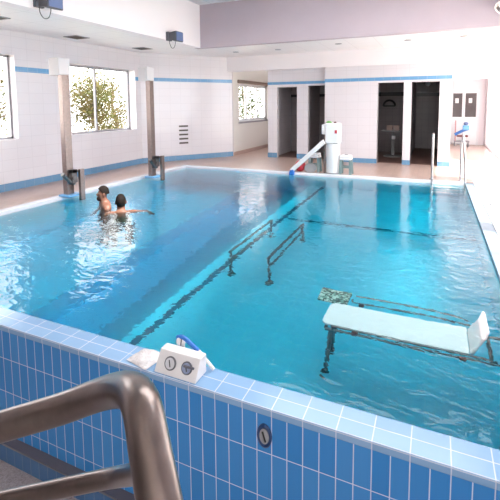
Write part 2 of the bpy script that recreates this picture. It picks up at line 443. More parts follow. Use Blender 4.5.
# ceilings and beams
b = MB(); b.box(XL-.3, -5.3, YB, 10.9, CL, CL+.15)
b.box(-5.3, XR+.3, 8.8, 11.1, CL, CL+.15); b.box(-5.3, .42, 11.1, 17.2, CL, CL+.15); b.box(1.5, XR+.3, 11.1, 17.2, CL, CL+.15); b.box(.42, 1.5, 14.1, 17.2, CL, CL+.15)
struct(b, 'ceiling_low', M['ceil_lo'])
b = MB(); b.box(-5.3, -5.12, YB, 8.6, CL, CH+.2)
struct(b, 'beam_left', M['plaster'])
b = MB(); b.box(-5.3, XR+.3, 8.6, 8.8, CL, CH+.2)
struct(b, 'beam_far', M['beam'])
b = MB(); b.box(-5.5, XR+.3, 10.68, 10.93, 2.5, CL+.1)
struct(b, 'beam_entrance', M['plaster'])
b = MB(); SK = (-2.7, .9, 2.0, 7.0)
b.box(-5.3, SK[0], YB-.2, 8.8, CH, CH+.2); b.box(SK[1], XR+.3, YB-.2, 8.8, CH, CH+.2)
b.box(SK[0], SK[1], YB-.2, SK[2], CH, CH+.2); b.box(SK[0], SK[1], SK[3], 8.8, CH, CH+.2)
struct(b, 'ceiling', M['ceil_hi'])
b = MB(); b.box(.335, XR, 14.2, 14.4, 2.28, CL)
struct(b, 'beam_passage', M['plaster'])
b = MB(); b.box(-40, XL-.3, -40, 60, -1.5, -1.12); b.box(XR+.3, 40, -40, 60, -1.5, -1.12); b.box(XL-.3, XR+.3, -40, YB-.2, -1.5, -1.12); b.box(XL-.3, XR+.3, 17.2, 60, -1.5, -1.12)
struct(b, 'ground', M['ground'])

# ------------------------------------------------------------------ windows
def window(n, axis, c, a0, a1, z0, z1, mull, mat, t=.05, fw=.05, pane='glass', rails=()):
    """c: plane coordinate, opening a0..a1 along the wall"""
    def bx(m, u0, u1, w0, w1, d0, d1):
        if axis == 'x': m.box(c+d0, c+d1, u0, u1, w0, w1)
        else: m.box(u0, u1, c+d0, c+d1, w0, w1)
    r = bpy.data.objects.new('window_%d' % n, None); COL.objects.link(r); r['kind'] = 'structure'
    m = MB(); bx(m, a0, a1, z0, z0+fw, 0, t); bx(m, a0, a1, z1-fw, z1, 0, t)
    bx(m, a0, a0+fw, z0, z1, 0, t); bx(m, a1-fw, a1, z0, z1, 0, t)
    m.build('window_frame', mat, r)
    ms = sorted(mull)
    for q in ms:
        m = MB(); bx(m, q-fw*.5, q+fw*.5, z0+fw, z1-fw, -.004, t+.004); m.build('mullion', mat, r)
    for q in rails:
        m = MB(); bx(m, a0+fw, a1-fw, q-.02, q+.02, 0, t); m.build('transom', mat, r)
    es = [a0+fw] + ms + [a1-fw]
    for u, v in zip(es, es[1:]):
        m = MB(); bx(m, u, v, z0+fw, z1-fw, t*.45, t*.55); m.build('pane', M[pane], r)
    return r
window(1, 'x', XL-.2, 2.9, 5.145, .97, 2.47, [4.0], M['frame'], fw=.03)
window(2, 'x', XL-.26, 6.36, 8.42, .95, 2.43, [7.28], M['frame'], fw=.035)
window(3, 'x', -5.58, 11.35, 13.75, 1.02, 2.21, [12.05, 12.95], M['whiteframe'], fw=.09)
window(5, 'x', XR+.1, 3.6, 5.3, .25, 2.8, [4.45], M['whiteframe'])
window(6, 'x', XR+.1, 5.6, 8.4, .25, 2.8, [7.0], M['whiteframe'])
window(7, 'x', XR+.1, 9.0, 12.0, .1, 2.88, [10.5], M['whiteframe'])
window(8, 'x', XR+.02, 12.4, 16.3, .1, 2.88, [13.7, 15.0], M['whiteframe'], pane='blind')
window(9, 'x', XR+.1, -2.6, -.4, 0, 3.0, [-1.5], M['whiteframe'])
window(4, 'y', YB-.2, -.5, 1.45, 0, 3.0, [.5], M['whiteframe'])
r = bpy.data.objects.new('window_10', None); COL.objects.link(r); r['kind'] = 'structure'
for i in range(4):
    m = MB(); x = SK[0] + (SK[1]-SK[0])*i/3; m.box(x-.03, x+.03, SK[2], SK[3], CH+.1, CH+.16); m.build('skylight_bar', M['whiteframe'], r)
m = MB(); m.box(SK[0], SK[1], SK[2], SK[3], CH+.12, CH+.13); m.build('pane', M['glass'], r)
r = bpy.data.objects.new('window_11', None); COL.objects.link(r); r['kind'] = 'structure'
m = MB(); m.box(.42, 1.5, 11.1, 14.1, CL+.1, CL+.11); m.build('pane', M['glass'], r)
m = MB(); m.box(.42, 1.5, 12.58, 12.62, CL+.08, CL+.13); m.build('skylight_bar', M['whiteframe'], r)
b = MB(); b.box(-5.52, -5.40, 11.3, 13.8, .98, 1.03)
struct(b, 'window_sill', M['frame'])
b = MB(); b.box(-5.5, -5.37, 11.25, 13.8, 2.2, 2.3)
struct(b, 'window_head', plain('brown_blind_box', (.24,.17,.14), .5))

# far double door with two dark panes
d = bpy.data.objects.new('door_1', None); COL.objects.link(d); d['kind'] = 'structure'
m = MB(); m.box(.47, .52, 16.7, 16.8, DZ, 2.02); m.box(1.37, 1.42, 16.7, 16.8, DZ, 2.02); m.box(.52, 1.37, 16.7, 16.8, 1.95, 2.02)
m.build('door_frame', M['whiteframe'], d)
for x0, x1, gx in ((.525, .918, .70), (.924, 1.365, 1.13)):
    m = MB(); m.box(x0, x1, 16.72, 16.76, DZ+.01, 1.05); m.box(x0, x1, 16.72, 16.76, 1.9, 1.945)
    m.box(x0, x0+.045, 16.72, 16.76, 1.05, 1.9); m.box(x1-.045, x1, 16.72, 16.76, 1.05, 1.9)
    lf = m.build('door_leaf', M['whiteframe'], d)
    m = MB(); m.box(x0+.04, x1-.04, 16.735, 16.745, 1.04, 1.91); m.build('pane', plain('dark_door_glass', (.08,.06,.06), .15), lf)
    m = MB(); m.box(gx-.055, gx+.055, 16.728, 16.733, 1.55, 1.72); m.build('notice', M['paper'], lf)
m = MB(); m.box(.5, 1.4, 16.9, 16.94, DZ, 2.0); m.build('door_back_panel', M['darkband'], d)

# ------------------------------------------------------------------ trees outside
def tree(name, label, x, y, h, r, n, leaf, size, seed, group):
    rnd = random.Random(seed)
    t = thing(name, label, 'tree', (x, y, -1.12), group)
    m = MB(); pts = [(x, y, -1.15), (x+.08, y+.05, h*.3), (x-.05, y-.05, h*.65), (x, y, h)]
    m.tube(smoothpath(pts), [.12-.1*i/18 for i in range(19)], 8)
    tr = m.build('trunk', M['bark'], t, smooth=True)
    tips = []
    for k in range(14):
        a = rnd.uniform(0, 2*PI); z = rnd.uniform(h*.15, h*.9); L = rnd.uniform(.5, 1)*r
        e = Vector((x+math.cos(a)*L, y+math.sin(a)*L, z+rnd.uniform(.1, .6)*r))
        mb = MB(); mb.tube([(x, y, z), (Vector((x, y, z))+e)/2+Vector((0,0,-.05)), e], [.035, .022, .008], 6)
        mb.build('branch', M['bark'], t, smooth=True); tips += [e, (Vector((x, y, z))+e)/2]
    m = MB()
    for i in range(n):
        c = rnd.choice(tips) + Vector((rnd.gauss(0,1), rnd.gauss(0,1), rnd.gauss(0,1)))*r*.28
        q = Vector((rnd.uniform(-1,1), rnd.uniform(-1,1), rnd.uniform(-1,1))).normalized()
        p = q.orthogonal().normalized(); s_ = size*rnd.uniform(.6, 1.3); w_ = q.cross(p)*s_*.45; p = p*s_
        vs = [m.bm.verts.new(v) for v in (c-p, c-p*.3+w_, c+p*.4+w_*.8, c+p, c+p*.4-w_*.8, c-p*.3-w_)]
        m.bm.faces.new(vs)
    m.build('foliage', leaf, t)
g = 'trees outside the left windows'
tree('garden_tree', 'pale leafy tree seen through the cut-off left window', -10.6, 7.1, 2.6, .9, 2000, M['leafpale'], .045, 1, g)
tree('garden_tree', 'sparse yellow-green tree through the left half of the two-pane window', -9.5, 9.6, 2.0, .85, 4200, M['leafpale'], .045, 2, g)
tree('garden_tree', 'denser yellow-green tree through the right half of the two-pane window', -11.9, 13.1, 2.4, 1.15, 5200, M['leafpale'], .045, 3, g)
g = 'trees outside the passage window'
tree('garden_tree', 'dark green tree in the left panes of the passage window', -9.0, 16.4, 3.0, 1.2, 900, M['leafdark'], .08, 4, g)
tree('garden_tree', 'dark green tree in the right panes of the passage window', -9.4, 20.2, 3.2, 1.3, 1100, M['leafdark'], .08, 5, g)

# ------------------------------------------------------------------ hoist posts on the left edge
def hoist_post(x, y, label):
    """x,y: the corner of the post nearest the camera and the water"""
    t = thing('hoist_post', label, 'hoist post', (x-.05, y+.06, DZ), 'steel hoist posts on the pool edge')
    m = MB(); m.box(x-.10, x, y, y+.14, DZ, 2.06); m.build('post', M['steel'], t, bevel=.008)
    m = MB(); m.box(x-.26, x-.03, y-.03, y+.20, 2.055, 2.335); m.build('head_box', M['headbox'], t, bevel=.012)
    m = MB(); m.box(x-.15, x+.10, y-.06, y+.22, DZ, .085); m.build('base_plate', M['azure'], t, bevel=.01)
    m = MB(); m.box(x+.03, x+.10, y+.02, y+.13, .28, .50); m.box(x-.01, x+.10, y+.02, y+.13, .44, .50)
    br = m.build('bracket', M['darksteel'], t, bevel=.006)
    m = MB(); m.tube([(x+.05, y-.13, .45), (x+.05, y+.02, .29), (x+.05, y+.10, .27)], .034, 10)
    m.build('lever_arm', M['darksteel'], t, smooth=True)
    m = MB(); m.lathe([(.045,-.05),(.05,-.03),(.05,.03),(.045,.05)], (x+.06, y+.07, .37), (1,0,0)); m.build('pivot', M['darksteel'], t, smooth=True)
    m = MB(); m.box(x+.10, x+.155, y+.14, y+.23, -.12, .50); m.build('slide_rail', M['steel'], t, bevel=.006)
    m = MB(); m.tube([(x+.06, y+.10, .47), (x+.13, y+.20, .47)], .018, 8); m.build('link_bar', M['darksteel'], t, smooth=True)
    return t
hoist_post(-5.536, 4.93, 'steel hoist post with white head box on the left edge, nearest the camera')
hoist_post(-5.345, 6.93, 'steel hoist post with white head box farther back, right of the two-pane window')

# ------------------------------------------------------------------ bathers
def bather(name, label, head, face, lean, arms, hairfull, beard, skin, hr=(.066,.085,.11)):
    """standing figure; head = centre of the head, face = heading (unit xy)"""
    H = Vector(head); f = Vector((face[0], face[1], 0)).normalized(); r = Vector((f.y, -f.x, 0))   # r = the figure's right
    up = Vector((0,0,1))
    t = thing(name, label, 'person', (H.x, H.y, DFD))
    vs, es, rad = [], [], []
    def V(p, a, c=None):
        vs.append(p); rad.append((a, c or a)); return len(vs)-1
    def E_(a, b): es.append((a, b))
    neck = H - f*.02 - up*.115
    pel = H - f*(.05+lean) - up*.68
    chest = H - f*.03 - up*.33
    waist = (pel+chest)/2 + f*.01
    iP = V(pel, .125, .10); iW = V(waist, .115, .085); iC = V(chest, .125, .09); iU = V(H - f*.025 - up*.20, .09, .07); iN = V(neck, .05)
    iH0 = V(H - up*.055 + f*.008, .062, .066); iH1 = V(H + up*.02, .066, .078); iH2 = V(H + up*.068, .052, .062)
    for a, c in ((iP,iW),(iW,iC),(iC,iU),(iU,iN),(iN,iH0),(iH0,iH1),(iH1,iH2)): E_(a, c)
    for s, arm in ((1, arms[0]), (-1, arms[1])):
        sh = V(H - up*.172 - f*.03 + r*s*.185, .066); E_(iU, sh)
        el = V(Vector(arm[0]), .038); wr = V(Vector(arm[1]), .026); E_(sh, el); E_(el, wr)
        d = (Vector(arm[1])-Vector(arm[0])).normalized(); pm = V(Vector(arm[1])+d*.07, .034, .018); E_(wr, pm)
        sd = d.cross(up).normalized() if abs(d.z) < .9 else r
        for k in range(4):
            a = V(Vector(arm[1])+d*(.10)+sd*(.030-.020*k), .0095); c = V(Vector(arm[1])+d*(.155-.008*abs(k-1.3))+sd*(.034-.0225*k)-up*.01, .008)
            E_(pm, a); E_(a, c)
        a = V(Vector(arm[1])+d*.055+sd*.05*s, .010); E_(wr, a)
        hp = V(pel + r*s*.09 - up*.06, .098); kn = V(Vector((pel.x, pel.y, pel.z-.56)) + f*.05 + r*s*.11, .062)
        E_(iP, hp); E_(hp, kn)
        an = V(Vector((pel.x, pel.y, DFD+.08)) - f*.02 + r*s*.12, .042); E_(kn, an)
        to = V(Vector((pel.x, pel.y, DFD+.035)) + f*.15 + r*s*.13, .03); E_(an, to)
    off = t.location
    me = bpy.data.meshes.new('body'); me.from_pydata([p-off for p in vs], es, []); me.update()
    o = bpy.data.objects.new('body', me); COL.objects.link(o); o.parent = t
    me.materials.append(skin)
    sm = o.modifiers.new('skin', 'SKIN'); sm.use_smooth_shade = True
    if not me.skin_vertices: me.skin_vertices.new()
    for i, sv in enumerate(me.skin_vertices[0].data): sv.radius = rad[i]; sv.use_root = (i == 0)
    o.modifiers.new('sub', 'SUBSURF').levels = 2; o.modifiers['sub'].render_levels = 2
    # face
    m = MB(); m.ball(H + f*.078 - up*.012, .016, 1.0, 1.0, 1.5, 10); m.build('nose', skin, t, smooth=True)
    for s in (-1, 1):
        m = MB(); m.ball(H + f*.064 + r*s*.026 + up*.012, .011, seg=10); m.build('eye', M['eyes'], t, smooth=True)
        m = MB(); m.ball(H + r*s*.070 - f*.008 - up*.005, .024, .45 if abs(f.y) > .7 else .8, .8 if abs(f.y) > .7 else .45, 1.25, 10); m.build('ear', skin, t, smooth=True)
    m = MB(); m.ball(H + f*.071 - up*.055, .016, 1.1, 1.1, .4, 10); m.build('mouth', M['darkred'], t, smooth=True)
    # hair: a cap over the crown and back of the head
    m = MB()
    bmesh.ops.create_uvsphere(m.bm, u_segments=24, v_segments=16, radius=1)
    for v in m.bm.verts:
        d = v.co.copy(); w_ = f*d.x*.090 + r*d.y*.074 + up*d.z*.108
        fx = d.x; cut = -.75 if hairfull else -.35
        lim = cut if fx < .1 else cut + (fx-.1)*1.25
        if d.z < lim: w_ = w_*.55
        v.co = H + w_ + up*.018 - f*.010
    m.build('hair', M['hair'], t, smooth=True)
    if beard:
        m = MB(); m.ball(H + f*.045 - up*.072, .05, .95, .95, .85, 14); m.build('beard', M['hair'], t, smooth=True)
    m = MB(); m.ball(pel - up*.02, .15, .95, .95, .62, 16); m.build('swim_trunks', M['trunks'], t, smooth=True)
    return t
h1 = Vector((-4.64, 4.79, .205)); f1 = Vector((-.55, -.75, 0)).normalized(); r1 = Vector((f1.y, -f1.x, 0))
D = Vector((0,0,1))
bather('person', 'bearded dark-haired bather chest-deep near the left edge, turned to the left', h1, f1, 0,
       ((h1 + r1*.235 - D*.44 + f1*.0, h1 + r1*.21 - D*.66 + f1*.08), (h1 - r1*.235 - D*.44, h1 - r1*.21 - D*.66 + f1*.08)), False, True, M['skin'])
h2 = Vector((-4.20, 4.69, .135)); f2 = Vector((-.62, .78, 0)).normalized(); r2 = Vector((f2.y, -f2.x, 0))
bather('person', 'dark-haired bather seen from behind, right shoulder and upper arm raised to the surface', h2, f2, 0,
       ((h2 + r2*.36 - D*.21, h2 + r2*.42 - D*.46 + f2*.10), (h2 - r2*.235 - D*.44, h2 - r2*.21 - D*.66 + f2*.08)), True, False, M['skinlit'])

# ------------------------------------------------------------------ parallel bars on the pool floor
def bars(x, y0, y1, label):
    t = thing('exercise_bar', label, 'exercise bar', (x, y0, FD), 'exercise bars standing on the pool floor')
    for y in (y0, y1):
        m = MB(); m.tube([(x, y, FD), (x, y, FD+.65)], .016, 10); m.build('upright', M['darksteel'], t, smooth=True)
        m = MB(); m.lathe([(.045,0),(.045,.01),(.02,.02)], (x, y, FD)); m.build('foot', M['darksteel'], t, smooth=True)
    m = MB(); m.tube([(x, y0-.02, FD+.65), (x, y1+.02, FD+.65)], .02, 10); m.build('handrail', M['darksteel'], t, smooth=True)
    m = MB(); m.tube([(x, y0, FD+.38), (x, y1, FD+.38)], .016, 10); m.build('lower_rail', M['darksteel'], t, smooth=True)
bars(-1.63, 4.12, 5.40, 'right-hand dark exercise bar under water, nearer the white board')
bars(-2.10, 4.12, 5.40, 'left-hand dark exercise bar under water, along the dark lane line')

# ------------------------------------------------------------------ underwater treatment board
t = thing('treatment_table', 'white treatment board on a steel frame under the water, head end raised', 'table', (-.2, 3.1, FD))
def rounded(x0, x1, y0, y1, r):
    out = []
    for cx_, cy2, a in ((x0+r, y0+r, PI), (x1-.01, y0+.01, 1.5*PI), (x1-.01, y1-.01, 0), (x0+r, y1-r, .5*PI)):
        rr = r if cx_ < 0 and cx_ < x1-.05 else .01
        for k in range(6): out.append((cx_+rr*math.cos(a+k*PI/10), cy2+rr*math.sin(a+k*PI/10)))
    return out
m = MB(); m.prism(rounded(-.725, .25, 2.875, 3.215, .06), -.155, -.12); m.build('board', M['whitemat'], t, bevel=.006)
m = MB(); m.hexa([(.25,2.90,-.155),(.275,2.90,-.165),(.275,3.22,-.165),(.25,3.22,-.155),(.355,3.0,.06),(.375,3.0,.045),(.375,3.29,.045),(.355,3.29,.06)])
m.build('headrest', M['whitemat'], t, bevel=.01)
m = MB(); m.tube([(-.69,2.87,-.19),(.556,2.87,-.19)], .012, 8); m.tube([(-.69,3.20,-.19),(.556,3.20,-.19)], .012, 8)
m.tube([(-.69,2.87,-.19),(-.69,3.20,-.19)], .012, 8); m.tube([(.38,2.87,-.19),(.38,3.20,-.19)], .012, 8); m.build('base_frame', M['darksteel'], t, smooth=True)
m = MB(); m.tube(smoothpath([(-.63,2.855,-.19),(-.63,2.85,-.13),(-.58,2.845,-.105),(0,2.845,-.105),(.3,2.845,-.11),(.40,2.865,-.15)], 5), .011, 8); m.build('side_rail', M['darksteel'], t, smooth=True)
m = MB(); m.tube(smoothpath([(-.56,3.40,-.13),(-.2,3.40,-.13),(.15,3.38,-.14),(.40,3.3,-.17)], 5), .010, 8); m.build('side_rail', M['darksteel'], t, smooth=True)
m = MB(); m.tube(smoothpath([(-.58,3.33,-.13),(-.54,3.30,-.15),(-.3,3.31,-.15),(.1,3.31,-.16),(.35,3.29,-.18)], 5), .010, 8); m.build('side_rail', M['darksteel'], t, smooth=True)
for x, y, xx, yy in ((-.65,2.87,-.72,3.0), (-.65,3.19,-.74,3.28)):
    m = MB(); m.tube([(x, y, -.19), (xx, yy, FD+.02)], .016, 10); lg = m.build('leg', M['darksteel'], t, smooth=True)
    m = MB(); m.lathe([(.028,0),(.032,.03),(.02,.05)], (xx, yy, FD)); m.build('rubber_foot', M['black'], lg, smooth=True)
for x, y in ((-.5,3.31), (.21,2.855), (-.48,2.875)):
    m = MB(); m.box(x-.02, x+.02, y-.02, y+.015, -.20, -.165); m.build('clamp', M['darkred'], t, bevel=.005)
m = MB(); m.hexa([(-.85,3.24,-.165),(-.60,3.215,-.165),(-.60,3.455,-.165),(-.86,3.45,-.165),(-.85,3.24,-.135),(-.60,3.215,-.135),(-.60,3.455,-.135),(-.86,3.45,-.135)])
mp_ = m.build('arm_pad', M['mosaic'], t, bevel=.006); mp_['label'] = 'green mosaic patterned pad'

# ------------------------------------------------------------------ handrail in the foreground
t = thing('stair_handrail', 'thick satin steel stair handrail in the foreground', 'handrail', (-.3, .35, LOW))
top = [(-1.2506, 0.3104, 0.7055), (-0.7856, 0.3789, 0.952), (-0.6926, 0.3926, 1.0013), (-0.638, 0.4086, 1.0253), (-0.5407, 0.4449, 1.0613), (-0.475, 0.4559, 1.0958), (-0.4151, 0.4425, 1.133), (-0.3591, 0.4106, 1.1671), (-0.3237, 0.3837, 1.1797), (-0.3061, 0.3691, 1.175), (-0.279, 0.3459, 1.1529), (-0.2595, 0.3306, 1.1324), (-0.2434, 0.319, 1.1101), (-0.23, 0.3109, 1.0798)]
m = MB(); m.tube(smoothpath(top, 5), .024, 20); m.tube([top[-1], (top[-1][0]+.02, top[-1][1]-.015, .75), (top[-1][0]+.02, top[-1][1]-.015, LOW)], .024, 20); m.build('top_rail', M['railsteel'], t, smooth=True)
m = MB(); m.tube(smoothpath([(-1.1701, 0.2483, 0.7158), (-0.7822, 0.3692, 0.8427), (-0.6529, 0.4095, 0.885), (-0.4709, 0.4543, 0.9552), (-0.3872, 0.4321, 1.0168), (-0.3007, 0.3704, 1.1109)], 5), .0142, 16); m.build('lower_rail', M['railsteel'], t, smooth=True)
PX, PY = top[0][0], top[0][1]
m = MB(); m.tube([(PX,PY,top[0][2]),(PX,PY,LOW)], .024, 16); m.build('post', M['railsteel'], t, smooth=True)
for x, y in ((top[-1][0]+.02, top[-1][1]-.015), (PX, PY)):
    m = MB(); m.lathe([(.06,0),(.06,.008),(.03,.014)], (x, y, LOW)); m.build('floor_flange', M['railsteel'], t, smooth=True)

# ------------------------------------------------------------------ on the coping
ZC = .022
t = thing('gauge_box', 'white wedge-shaped box with two round gauges on the near coping', 'gauge box', (-1.3, 1.9, ZC))
m = MB(); m.hexa([(-1.437,1.822,ZC),(-1.157,1.822,ZC),(-1.157,1.945,ZC),(-1.437,1.945,ZC),(-1.42,1.872,.142),(-1.15,1.872,.142),(-1.15,1.935,.142),(-1.42,1.935,.142)])
m.build('casing', M['white'], t, bevel=.006)
nrm = Vector((0, -.12, .05)).normalized()
for x, fm, rr in ((-1.335, 'dial', .037), (-1.225, 'dialblue', .034)):
    c = Vector((x, 1.848, .084))
    m = MB(); m.lathe([(rr,0),(rr,.008),(rr*.86,.012),(rr*.86,.006)], c, nrm, 28); gz = m.build('gauge', M['charcoal'], t, smooth=True)
    m = MB(); m.lathe([(rr*.80,0),(rr*.80,.011)], c, nrm, 28); m.build('gauge_face', M[fm], gz)
    u = Vector((1,0,0)); v = nrm.cross(u).normalized()
    m = MB(); m.tube([c+nrm*.012+(u*.3-v*.8)*rr*.6, c+nrm*.012-(u*.3-v*.8)*rr*.6], .0035, 6); m.build('pointer', M['black'], gz)
c = Vector((-1.225, 1.848, .084)); v = nrm.cross(Vector((1,0,0))).normalized()
if v.z < 0: v = -v
m = MB()
m.tube([c+nrm*.016+v*.010+Vector((-.015,0,0)), c+nrm*.016+v*.010+Vector((.05,0,0))], .0065, 8)
m.build('tap_lever', M['charcoal'], t, smooth=True)

m = MB(); N = 12; grid = []
c0, c1, c2, c3 = [Vector(p) for p in ((-1.655,1.845,0),(-1.485,1.808,0),(-1.455,1.985,0),(-1.625,1.982,0))]
for layer in (1, 0):
    G = []
    for i in range(N+1):
        row = []
        for j in range(N+1):
            u, v = i/N, j/N; p = (c0*(1-u)+c1*u)*(1-v) + (c3*(1-u)+c2*u)*v
            e = math.sin(PI*u)**.5*math.sin(PI*v)**.5
            z = ZC + .004 + (.016*e + .013*abs(math.sin(7*u+5*v))*e + .010*abs(math.sin(13*v-6*u))*e if layer else 0)
            row.append(m.bm.verts.new((p.x, p.y, z)))
        G.append(row)
    grid.append(G)
    for i in range(N):
        for j in range(N): m.bm.faces.new((G[i][j], G[i+1][j], G[i+1][j+1], G[i][j+1]))
for i in range(N):
    for (A, B) in (((i,0),(i+1,0)), ((i,N),(i+1,N)), ((0,i),(0,i+1)), ((N,i),(N,i+1))):
        m.bm.faces.new((grid[0][A[0]][A[1]], grid[0][B[0]][B[1]], grid[1][B[0]][B[1]], grid[1][A[0]][A[1]]))
tag(m.build('plastic_bag', M['bag'], smooth=True), 'crumpled white plastic bag lying on the coping, left of the gauge box', 'bag')

t = thing('pool_thermometer', 'white thermometer with a blue strap and round end, behind the gauge box', 'thermometer', (-1.2, 1.97, ZC))
m = MB(); m.tube(smoothpath([(-1.37,1.97,.165),(-1.33,1.97,.175),(-1.27,1.97,.145),(-1.225,1.97,.115)], 5), .013, 10); m.build('strap', M['blue'], t, smooth=True)
m = MB(); m.tube([(-1.225,1.97,.115),(-1.12,1.965,ZC+.010)], [.012,.010], 10); m.build('stem', M['white'], t, smooth=True)
m = MB(); m.lathe([(.026,-.02),(.03,-.012),(.03,.012),(.026,.02)], (-1.345,1.975,.148), (.35,-.9,.2)); dd = m.build('round_end', M['white'], t, smooth=True)
m = MB(); m.lathe([(.031,0),(.031,.006)], (-1.345,1.975,.148), (.9,.35,-.1)); m.build('dark_ring', M['charcoal'], dd, smooth=True)
m = MB(); m.tube([(-1.335,1.972,.13),(-1.32,1.972,ZC+.002)], .014, 10); m.build('stand', M['white'], t, smooth=True)

t = thing('wall_inlet', 'round dark blue inlet fitting on the blue tiled near wall', 'inlet', (-.744, 1.815, -.13))
m = MB(); m.lathe([(.040,0),(.040,.008),(.034,.012),(.026,.008),(.026,0)], (-.744,1.815,-.13), (0,-1,0), 32); 
for v in m.bm.verts: v.co.z = -.13 + (v.co.z+.13)*1.6
m.build('ring', plain('navy_ring', (.02,.05,.14), .3), t, smooth=True)
m = MB(); m.lathe([(.026,0),(.026,.010),(.0,.012)], (-.744,1.815,-.13), (0,-1,0), 32)
for v in m.bm.verts: v.co.z = -.13 + (v.co.z+.13)*1.6
m.build('cover', M['grey'], t, smooth=True)
m = MB(); m.tube([(-.752,1.803,-.105),(-.736,1.803,-.155)], .005, 6); m.build('slot', M['black'], t)

# ------------------------------------------------------------------ pool lift on the far edge
LX, LY = -1.99, 8.55+.29
t = thing('pool_lift', 'white pool lift tower with a slanted arm on the far pool edge', 'pool lift', (LX, LY, DZ))
m = MB(); m.lathe([(.145,.02),(.148,.06),(.145,.66)], (LX,LY,DZ), seg=32)
m.build('column', M['white'], t, smooth=True)
m = MB(); m.box(LX-.15, LX+.15, LY-.15, LY+.15, .70, 1.15); m.build('motor_housing', M['white'], t, bevel=.04, seg=4)
m = MB(); m.box(LX-.235, LX-.13, LY-.12, LY+.1, .90, 1.12); m.build('side_housing', M['white'], t, bevel=.03, seg=3)
m = MB(); m.box(LX-.20, LX-.16, LY-.05, LY+.02, DZ, .9); m.build('guide_post', M['steel'], t, bevel=.005)
m = MB(); m.lathe([(.16,0),(.16,.025),(.14,.03)], (LX,LY,DZ)); m.build('base', M['grey'], t, smooth=True)
m = MB(); m.box(LX+.06, LX+.11, LY-.157, LY-.149, .93, 1.0); m.build('emblem', M['red'], t)
m = MB(); m.box(LX+.03, LX+.12, LY-.156, LY-.149, .715, .725); m.build('seam', M['grey'], t)
m = MB(); m.ball((LX-.09, LY-.03, 1.16), .05, 1.3, 1, .6, 12); m.build('cap', M['green'], t, smooth=True)
m = MB(); m.ball((LX+.04, LY-.03, 1.155), .03, 1, 1, .8, 10); m.build('knob', M['darkred'], t, smooth=True)
ax, ay = LX-.16, LY-.14
m = MB(); m.hexa([(-2.89,8.58,.13),(-2.89,8.68,.13),(-2.84,8.68,.05),(-2.84,8.58,.05),(-2.17,8.62,.80),(-2.17,8.72,.80),(-2.13,8.72,.71),(-2.13,8.62,.71)])
m.build('slanted_arm', M['white'], t, bevel=.008)
m = MB(); m.hexa([(-2.92,8.57,-.02),(-2.80,8.57,-.02),(-2.80,8.69,-.02),(-2.92,8.69,-.02),(-2.90,8.57,.11),(-2.80,8.57,.13),(-2.80,8.69,.13),(-2.90,8.69,.11)]); m.build('arm_end', M['blue'], t, bevel=.025, seg=3)

def stool(x, y, label, g):
    t = thing('step_stool', label, 'stool', (x, y, DZ), g)
    m = MB(); m.box(x-.115, x+.115, y-.11, y+.11, .40, .47); m.box(x-.125, x+.125, y-.12, y+.12, .36, .41); m.build('seat', M['white'], t, bevel=.025, seg=3)
    for sx in (-1, 1):
        for sy in (-1, 1):
            m = MB(); X, Y = x+sx*.095, y+sy*.09
            m.hexa([(X-.028+sx*.015,Y-.02+sy*.015,DZ),(X+.028+sx*.015,Y-.02+sy*.015,DZ),(X+.028+sx*.015,Y+.02+sy*.015,DZ),(X-.028+sx*.015,Y+.02+sy*.015,DZ),
                    (X-.022,Y-.02,.37),(X+.022,Y-.02,.37),(X+.022,Y+.02,.37),(X-.022,Y+.02,.37)])
            m.build('leg', M['greengrey'], t, bevel=.004)
    m = MB(); m.box(x-.10, x+.10, y-.085, y-.065, .19, .23); m.build('stretcher', M['greengrey'], t)
    m = MB(); m.box(x-.10, x+.10, y+.065, y+.085, .19, .23); m.build('stretcher', M['greengrey'], t)
    m = MB(); m.box(x-.03, x+.03, y-.03, y+.03, .468, .474); m.build('grip_slot', M['charcoal'], t)
    return t
g = 'stools beside the pool lift'
stool(-1.71, 8.84, 'white-topped step stool right of the pool lift', g)
stool(-2.43, 8.97, 'white-topped step stool left of the pool lift, under its arm', g)
t = thing('float_ball', 'red ball under the slanted arm of the pool lift', 'ball', (-2.74, 8.86, DZ))
m = MB(); m.ball((-2.74,8.86,DZ+.125), .125, 1, 1, 1, 20); m.build('shell', M['red'], t, smooth=True)
m = MB(); m.ball((-2.74,8.86,DZ+.205), .06, 1, 1, .8, 12); m.build('valve_patch', M['blue'], t, smooth=True)
m = MB()
for i in range(2): m.lathe([(.06,-.02),(.085,-.025),(.10,0),(.085,.025),(.06,.02)], (-2.52+.07*i, 8.80+.02*i, DZ+.102), (.3,-1,.0))
wr = tag(m.build('hand_weights', M['grey'], smooth=True), 'grey round weights standing on the deck between the red ball and stool', 'weights')

# ------------------------------------------------------------------ ladder with grab rails, far right corner
t = thing('pool_ladder', 'chrome pool ladder with two tall grab rails in the far right corner', 'ladder', (.27, 8.65, 0))
for x, sp in ((-.022, .0), (.515, .035)):
    path = [(x-sp, 8.86, DZ)] + [(x-sp, 8.86, .78)] + arc((x-sp/2, 8.74, .84), .12, 0, PI, (.0,1,0), (0,0,1), 10) + [(x+sp*.6, 8.62, .5), (x+sp, 8.60, 0), (x+sp, 8.58, -.75)]
    m = MB(); m.tube(path, .021, 12); m.build('grab_rail', M['chrome'], t, smooth=True)
    m = MB(); m.lathe([(.05,0),(.05,.012),(.025,.02)], (x-sp, 8.86, DZ)); m.build('flange', M['chrome'], t, smooth=True)
for z in (-.15, -.40, -.65):
    m = MB(); m.box(-.02, .54, 8.50, 8.60, z-.015, z+.015); m.build('tread', M['rim'], t, bevel=.006)

